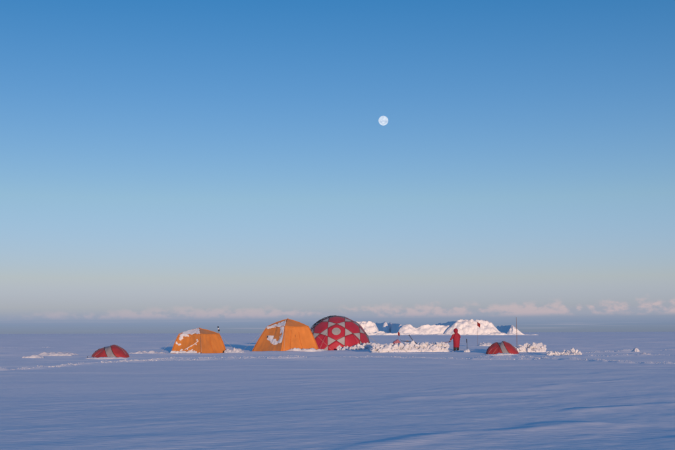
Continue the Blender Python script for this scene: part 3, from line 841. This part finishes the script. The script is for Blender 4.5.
# ------------------------------------------------------------------ person
def skin_mesh(name, nodes, edges, mat, parent=None, loc=None, rot=None, levels=2):
    """nodes: list of ((x,y,z), rx, ry)"""
    me = bpy.data.meshes.new(name); me.from_pydata([n[0] for n in nodes], edges, []); me.materials.append(mat)
    o = link(name, me, parent, loc, rot)
    o.modifiers.new('skin', 'SKIN')
    sv = me.skin_vertices[0].data if me.skin_vertices else None
    if sv is None:
        me.update(); sv = me.skin_vertices[0].data
    for k, n in enumerate(nodes):
        sv[k].radius = (n[1], n[2]); sv[k].use_root = (k == 0)
    o.modifiers['skin'].use_smooth_shade = True
    m = o.modifiers.new('subdivision', 'SUBSURF'); m.levels = levels; m.render_levels = levels
    return o
pc = G(456.3, 350.2); pc.z = zt(pc.x, pc.y) - .02
# local frame: the person looks along +y (away from the camera); -x is towards the snow wall and shovel
hipL, hipR = (-.11, 0, .92), (.11, 0, .92)
bodyN = [((0, 0, .95), .15, .13), ((0, -.01, 1.18), .14, .11), ((0, 0, 1.40), .17, .12), ((-.01, .02, 1.53), .06, .06), ((-.02, .05, 1.62), .085, .095), ((-.02, .055, 1.73), .09, .105), ((-.02, .05, 1.80), .05, .06),
         ((-.11, 0, .90), .09, .09), ((-.13, .03, .50), .065, .065), ((-.14, 0, .12), .045, .045), ((-.145, .14, .05), .045, .035),
         ((.11, 0, .90), .09, .09), ((.12, .05, .50), .065, .065), ((.13, .01, .12), .045, .045), ((.14, .15, .05), .045, .035),
         ((-.20, 0, 1.42), .06, .06), ((-.33, .02, 1.16), .045, .045), ((-.50, .10, .86), .032, .032), ((-.55, .12, .78), .035, .02),
         ((.20, 0, 1.42), .06, .06), ((.30, .10, 1.14), .045, .045), ((.16, .34, 1.02), .032, .032), ((.10, .40, 1.01), .035, .02)]
bodyE = [(0, 1), (1, 2), (2, 3), (3, 4), (4, 5), (5, 6), (0, 7), (7, 8), (8, 9), (9, 10), (0, 11), (11, 12), (12, 13), (13, 14), (2, 15), (15, 16), (16, 17), (17, 18), (2, 19), (19, 20), (20, 21), (21, 22)]
def hand(base, fwd, side, n0):
    b, f, s = Vector(base), Vector(fwd).normalized(), Vector(side).normalized(); dn_ = f.cross(s)
    ns, es = [], []
    for k, ln in enumerate((.075, .085, .08, .062)):
        o_ = b + s * (.030 - .02 * k); i0 = n0 + len(ns)
        ns += [(tuple(o_ + f * .03), .009, .009), (tuple(o_ + f * (.03 + ln * .5) - dn_ * .015), .009, .009), (tuple(o_ + f * (.03 + ln * .7) - dn_ * .05), .008, .008)]
        es += [(18 if n0 < 26 else 22, i0), (i0, i0 + 1), (i0 + 1, i0 + 2)]
    i0 = n0 + len(ns); o_ = b + s * .04
    ns += [(tuple(o_ - f * .01), .010, .010), (tuple(o_ + s * .03 + f * .02 - dn_ * .02), .010, .010)]
    es += [(18 if n0 < 26 else 22, i0), (i0, i0 + 1)]
    return ns, es
h1, e1 = hand((-.55, .12, .78), (-.5, .2, -.6), (.2, 1, 0), 23)
h2, e2 = hand((.10, .40, 1.01), (-.8, .4, -.1), (.3, .8, 0), 23 + len(h1))
person = skin_mesh('person', bodyN + h1 + h2, bodyE + e1 + e2, M['skin'], loc=pc, rot=(0, 0, R(14)), levels=1)
tag(person, 'person in a hooded red parka holding a shovel beside the snow wall', 'person')
# face on the far side of the hood
nose = MB().add([(-.035, .165, 1.70), (-.005, .165, 1.70), (-.02, .19, 1.665), (-.02, .155, 1.735)], [(0, 2, 3), (2, 1, 3), (0, 1, 2)]).build('nose', M['skin'], person)
for s in (-1, 1):
    lathe('eye', [(0, -.011), (.011, 0), (0, .011)], M['boot'], person, (-.02 + s * .035, .150, 1.715), 8)
MB().box((-.02, .148, 1.625), (.028, .006, .006)).build('mouth', M['flag'], person, smooth=False)
PK_ = [(.30, .235, .20), (.50, .255, .22), (.75, .285, .24), (1.0, .31, .25), (1.2, .30, .23), (1.36, .25, .20), (1.46, .165, .155), (1.56, .12, .125)]
def coat(u, v):
    z = .30 + 1.26 * v; rx = np.interp(z, [q[0] for q in PK_], [q[1] for q in PK_]); ry = np.interp(z, [q[0] for q in PK_], [q[2] for q in PK_])
    a_ = u * 2 * math.pi; k = 1 + .05 * mnoise.noise(Vector((math.cos(a_) * 1.6, math.sin(a_) * 1.6, z * 4))) + .02 * math.sin(z * 26 + math.cos(a_) * 2)
    return (.025 + rx * k * math.cos(a_), -.01 + ry * k * math.sin(a_), z)
MB().grid(coat, 32, 34).build('parka', M['parka'], person, solid=.02)
skin_mesh('sleeve', [((-.20, -.01, 1.40), .12, .12), ((-.33, .02, 1.17), .10, .10), ((-.48, .09, .89), .075, .075)], [(0, 1), (1, 2)], M['parka'], person)
skin_mesh('sleeve', [((.22, -.01, 1.40), .12, .12), ((.34, .06, 1.12), .115, .115), ((.19, .32, 1.02), .08, .08)], [(0, 1), (1, 2)], M['parka'], person)
# hood: an open shell round the head
mb = MB()
def hood(u, v):
    a_ = R(70) + u * R(320); e = -R(50) + v * R(138)
    r_ = 1.13 * Vector((.165 * math.cos(e) * math.cos(a_ + R(40)), .185 * math.cos(e) * math.sin(a_ + R(40)), .19 * math.sin(e)))
    w = 1 + .04 * mnoise.noise(Vector((u * 6, v * 5, 2)))
    return Vector((-.015, .02, 1.70)) + r_ * w
mb.grid(hood, 28, 16)
mb.build('hood', M['parka'], person, solid=.02)
for s, kn in ((-1, (-.13, .03, .50)), (1, (.13, .05, .50))):
    skin_mesh('trouser_leg', [((s * .11, 0, .86), .13, .12), (kn, .12, .12), ((s * .13, .01, .22), .125, .12)], [(0, 1), (1, 2)], M['trouser'], person)
    skin_mesh('boot', [((s * .13, 0, .36), .125, .12), ((s * .13, 0, .10), .12, .12), ((s * .145, .10, .07), .085, .075), ((s * .15, .20, .05), .07, .055)], [(0, 1), (1, 2), (2, 3)], M['boot'], person)
# the shovel in the hand
hw_ = person.matrix_basis @ Vector((-.585, .13, .745))
root = empty('snow_shovel', hw_, R(14)); tag(root, 'shovel with a reddish shaft held by the person over the snow wall', 'shovel')
thin('shaft', [(.16, 0, .03), (-.55, -.05, -.02)], .018, M['wood'], root, 8)
thin('grip', [(.16, -.06, .03), (.16, .06, .03)], .018, M['black'], root, 8)
MB().grid(lambda u, v: (-.53 - .3 * v, -.05 + (u - .5) * .24, -.03 - .03 * v + .06 * (2 * u - 1) ** 2), 8, 8).build('blade', M['darkmetal'], root, solid=.01)

for pts, nm in ((bodyN[17:19], h1), (bodyN[21:23], h2)):
    a_, b_ = Vector(pts[0][0]), Vector(pts[1][0]); f_ = (b_ - a_).normalized()
    skin_mesh('glove', [(tuple(a_), .05, .05), (tuple(b_), .055, .04), (tuple(b_ + f_ * .07), .05, .03)], [(0, 1), (1, 2)], M['boot'], person)
